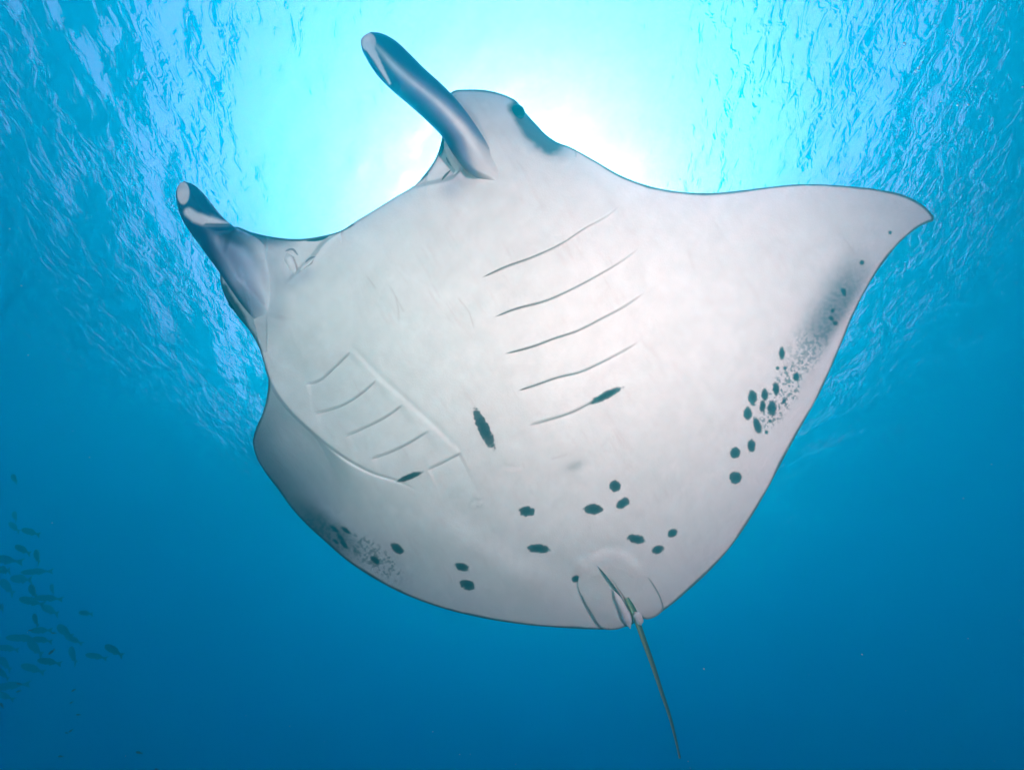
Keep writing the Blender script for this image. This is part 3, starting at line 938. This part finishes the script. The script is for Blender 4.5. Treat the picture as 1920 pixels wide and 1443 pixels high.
# ------------------------------------------------------------------ fish
def fish_meshes():
    """body and tail fin, 1 m long, head towards -X, back towards +Z"""
    xs = np.linspace(-0.5, 0.34, 22)
    t = (xs + 0.5) / 0.84
    h = 0.150 * np.power(np.clip(np.sin(np.pi * np.power(t, 0.72)), 0, 1), 0.75) * (1 - 0.25 * t) + 0.018 * t
    h[0] = 0.006
    w = h * 0.42
    na = 14
    th = np.linspace(0, 2 * math.pi, na, endpoint=False)
    P = np.stack([np.repeat(xs[:, None], na, 1), np.cos(th) * w[:, None], np.sin(th) * h[:, None]], -1).reshape(-1, 3)
    i = np.arange(na); j = (i + 1) % na
    q = [np.stack([k * na + i, k * na + j, (k + 1) * na + j, (k + 1) * na + i], 1) for k in range(len(xs) - 1)]
    nP = len(P)
    # dorsal, anal and breast fins as thin wedges
    fins = []
    def wedge(a, b, c, d, yw=0.006):
        nonlocal P, q
        s = len(P)
        pts = []
        for y in (-yw, yw):
            for p in (a, b, c, d): pts.append((p[0], y, p[1]))
        P = np.vstack([P, pts])
        q.append(np.array([[s, s + 1, s + 2, s + 3], [s + 7, s + 6, s + 5, s + 4], [s, s + 4, s + 5, s + 1], [s + 1, s + 5, s + 6, s + 2], [s + 2, s + 6, s + 7, s + 3], [s + 3, s + 7, s + 4, s]]))
    wedge((-0.20, 0.11), (-0.08, 0.185), (0.10, 0.15), (0.24, 0.05))
    wedge((0.00, -0.11), (0.06, -0.175), (0.16, -0.12), (0.26, -0.04))
    wedge((-0.22, -0.08), (-0.14, -0.16), (-0.08, -0.17), (-0.12, -0.10))
    body = mesh_np('fish_body', P, np.concatenate(q))
    prof = [(0.30, 0.03), (0.40, 0.09), (0.50, 0.155), (0.455, 0.04), (0.445, 0.0), (0.455, -0.04), (0.50, -0.155), (0.40, -0.09), (0.30, -0.03)]
    n_ = len(prof)
    T = np.array([(x, y, z) for y in (-0.007, 0.007) for x, z in prof])
    tq = [(0, 1, 3, 4), (1, 2, 3, 3)]
    tris_ = [(0, 1, 3), (1, 2, 3), (0, 3, 4), (0, 4, 8), (8, 4, 5), (8, 5, 7), (7, 5, 6)]
    tris_ += [tuple(n_ + k for k in reversed(x)) for x in tris_]
    sq = [(k, n_ + k, n_ + (k + 1) % n_, (k + 1) % n_) for k in range(n_)]
    tail = mesh_np('fish_tail', T, np.array(sq), np.array(tris_), smooth=False)
    return body, tail


f_body, f_tail = fish_meshes()
f_body.materials.append(M_FISH); f_tail.materials.append(M_FISH)
s_body, s_tail = f_body.copy(), f_tail.copy()
s_body.materials.clear(); s_tail.materials.clear()
s_body.materials.append(M_SMALL); s_tail.materials.append(M_SMALL)
from mathutils import Matrix


def place_fish(name, u, v, L, ang, dist_, label, cat, group, bm_, tm_, yaw=0.0):
    ex = RT * math.cos(R(ang)) - UP * math.sin(R(ang))
    ez = RT * math.sin(R(ang)) + UP * math.cos(R(ang))
    ey = np.cross(ez, ex)
    rot = Matrix((ex.tolist(), ey.tolist(), ez.tolist())).transposed()
    rot = rot @ Matrix.Rotation(yaw, 3, 'Z')
    sc = L / FPX * dist_ * DS
    o = bpy.data.objects.new(name, bm_)
    COL.objects.link(o)
    o.matrix_world = Matrix.Translation(at(u, v, dist_).tolist()) @ rot.to_4x4() @ Matrix.Scale(sc, 4)
    tag(o, label, cat, group)
    t = bpy.data.objects.new('tail_fin', tm_)
    COL.objects.link(t)
    t.parent = o
    return o


FISH = [
    (27, 897, 30, 20, 'lone fish high above the rest of the dark school'),
    (28, 967, 32, 15, 'faint slim fish, second from the top of the school'),
    (27, 988, 30, 30, 'dark fish whose tail touches its right neighbour near the top of the school'),
    (58, 997, 34, 18, 'dark broad-tailed fish right of two faint ones near the top of the school'),
    (43, 1030, 34, 24, 'front fish of the overlapping pair below the top four fish'),
    (70, 1043, 38, 24, 'rear fish of the overlapping pair below the top four fish'),
    (8, 1049, 48, 22, 'large dark fish cut off by the left edge of the photo, upper of two'),
    (8, 1068, 42, -6, 'large dark fish cut off by the left edge, tilted the other way'),
    (70, 1071, 36, 14, 'faint fish just above the fish with a tall back fin'),
    (40, 1085, 46, 0, 'dark level fish with a tall fin on its back'),
    (98, 1104, 28, 18, 'small fish on its own right of the crowded middle of the school'),
    (14, 1100, 44, 27, 'dark fish sloping down at the left edge below the two large fish'),
    (62, 1108, 42, 15, 'dark front fish of the upper long row in the middle of the school'),
    (92, 1121, 36, 20, 'dark rear fish of the upper long row in the middle of the school'),
    (60, 1127, 42, 20, 'dark front fish of the lower long row in the middle of the school'),
    (94, 1143, 40, 17, 'dark rear fish of the lower long row in the middle of the school'),
    (4, 1139, 26, 8, 'small reddish fish half out of the photo at the left edge'),
    (67, 1162, 28, 36, 'small steep fish below the two long rows'),
    (161, 1149, 28, 4, 'small level fish alone to the right of the school'),
    (78, 1181, 34, 4, 'faint level fish left of the bent fish'),
    (122, 1183, 44, 18, 'large faint fish with a curved back beside a tiny red fish'),
    (139, 1199, 30, 42, 'steep faint fish tucked under the large curved fish'),
    (80, 1199, 32, 16, 'faint fish between the large broad fish and the curved one'),
    (44, 1196, 42, 28, 'broad reddish fish at the front of the lower pair'),
    (66, 1214, 46, 24, 'long reddish fish at the back of the lower pair'),
    (137, 1228, 40, 25, 'clear dark fish with a forked tail in the lower right of the school'),
    (181, 1230, 32, 30, 'faint fish between the two clear dark fish at lower right'),
    (214, 1219, 38, 30, 'rightmost fish of the school, dark and sloping down'),
    (93, 1240, 36, 22, 'faint fish below the larger tiny red fish'),
    (16, 1215, 34, 14, 'reddish fish near the left edge above the lowest group'),
    (10, 1244, 36, 28, 'reddish fish at the left edge, upper of the stacked three'),
    (62, 1253, 40, 27, 'reddish fish with a blunt tail, lowest in the middle of the school'),
    (6, 1263, 28, 38, 'steep reddish fish at the left edge, middle of the stacked three'),
    (20, 1285, 44, 17, 'long reddish fish near the left edge with a tiny dark fish over its tail'),
    (8, 1304, 34, 36, 'lowest large fish of the school at the left edge'),
]
for k, (u, v, L, a, lab) in enumerate(FISH):
    place_fish('fish', u, v, L * 1.06, a, 6.0 + 2.2 * random.random(), lab, 'fish', 'dark fish schooling at the lower left', f_body, f_tail, yaw=random.uniform(-0.45, 0.45))
SMALL = [
    (97, 1221, 15, -40, 'largest of the tiny dark red fish, under the school'),
    (101, 1186, 9, 0, 'tiny dark red fish at the nose of the curved fish'),
    (36, 1281, 10, 10, 'tiny black fish over the tail of the long reddish fish'),
    (35, 1295, 10, -20, 'tiny reddish fish just under another tiny black one'),
    (4, 1322, 12, 60, 'tiny dark fish at the left edge below the school'),
    (138, 1293, 9, -30, 'tiny dark fish alone in open water, right below the school'),
    (134, 1316, 8, -30, 'faintest tiny fish, between two darker tiny fish'),
    (147, 1339, 9, 0, 'tiny dark fish with a pale glint beside it'),
    (133, 1369, 9, -35, 'tiny dark fish touching a smaller fainter one'),
    (125, 1373, 7, 10, 'fainter tiny fish touching a darker one'),
    (114, 1417, 10, 0, 'lowest tiny dark fish left of the far right one'),
    (261, 1410, 13, 12, 'tiny dark red fish farthest right near the bottom of the photo'),
    (57, 1181, 8, 0, 'tiny reddish speck of a fish in front of the faint level fish'),
    (294, 1441, 9, 0, 'tiny red fish on the very bottom edge of the photo'),
]
for (u, v, L, a, lab) in SMALL:
    place_fish('small_fish', u, v, L, a, 3.6 + 0.8 * random.random(), lab, 'small fish', 'tiny dark red fish near the school', s_body, s_tail)

# ------------------------------------------------------------------ bubbles and drifting particles
m, n, l = new_mat('bubble_film')
b = n['Principled BSDF']
b.inputs['Base Color'].default_value = (0.9, 0.95, 0.97, 1); b.inputs['Roughness'].default_value = 0.12
b.inputs['Specular IOR Level'].default_value = 0.9
M_BUB = m
BUB = [(1696, 82, 3.4, 'upper bubble of the higher pair at upper right'), (1690, 90, 2.2, 'lower small bubble of the higher pair at upper right'),
       (1723, 127, 3.6, 'upper bubble of the lower pair at upper right'), (1717, 134, 3.0, 'lower bubble of the lower pair at upper right'),
       (1796, 197, 2.4, 'left bubble of the two level ones near the right edge'), (1816, 197, 2.4, 'right bubble of the two level ones near the right edge'),
       (1625, 399, 2.6, 'single bubble above the rear edge of the wing tip')]
for u, v, r_, lab in BUB[:6]:
    o = ellipsoid('bubble', u, v, 3.4, r_, r_ * 0.9, r_ / FPX * 3.4, M_BUB, None, 14, 9)
    tag(o, lab, 'bubble', 'small bubbles at upper right')

m, n, l = new_mat('plankton')
n['Principled BSDF'].inputs['Base Color'].default_value = (0.75, 0.78, 0.75, 1)
M_PL = m
NP = 420
pu = rng.uniform(-100, 2020, NP); pv = rng.uniform(-60, 1500, NP); pd = rng.uniform(1.2, 5.0, NP)
ins = np.zeros(NP, bool)
o8 = np.array([(1, 0, 0), (-1, 0, 0), (0, 1, 0), (0, -1, 0), (0, 0, 1), (0, 0, -1)], float)
t8 = np.array([(0, 2, 4), (2, 1, 4), (1, 3, 4), (3, 0, 4), (2, 0, 5), (1, 2, 5), (3, 1, 5), (0, 3, 5)])
keep = (polydist(pu, pv, o_seg, closed=True) > 0) & ~((pu > 330) & (pu < 1760) & (pv > 60) & (pv < 1200))
pu, pv, pd = pu[keep], pv[keep], pd[keep]
cp = at(pu, pv, pd)
sz = rng.uniform(0.0008, 0.0020, len(cp))
PV = (cp[:, None] + o8[None] * sz[:, None, None] * rng.uniform(0.5, 1.3, (len(cp), 6, 1))).reshape(-1, 3)
PT = (np.arange(len(cp))[:, None, None] * 6 + t8[None]).reshape(-1, 3)
pl = link('plankton', mesh_np('plankton', PV, None, PT), M_PL)
tag(pl, 'pale plankton specks drifting in the blue water', kind='stuff')
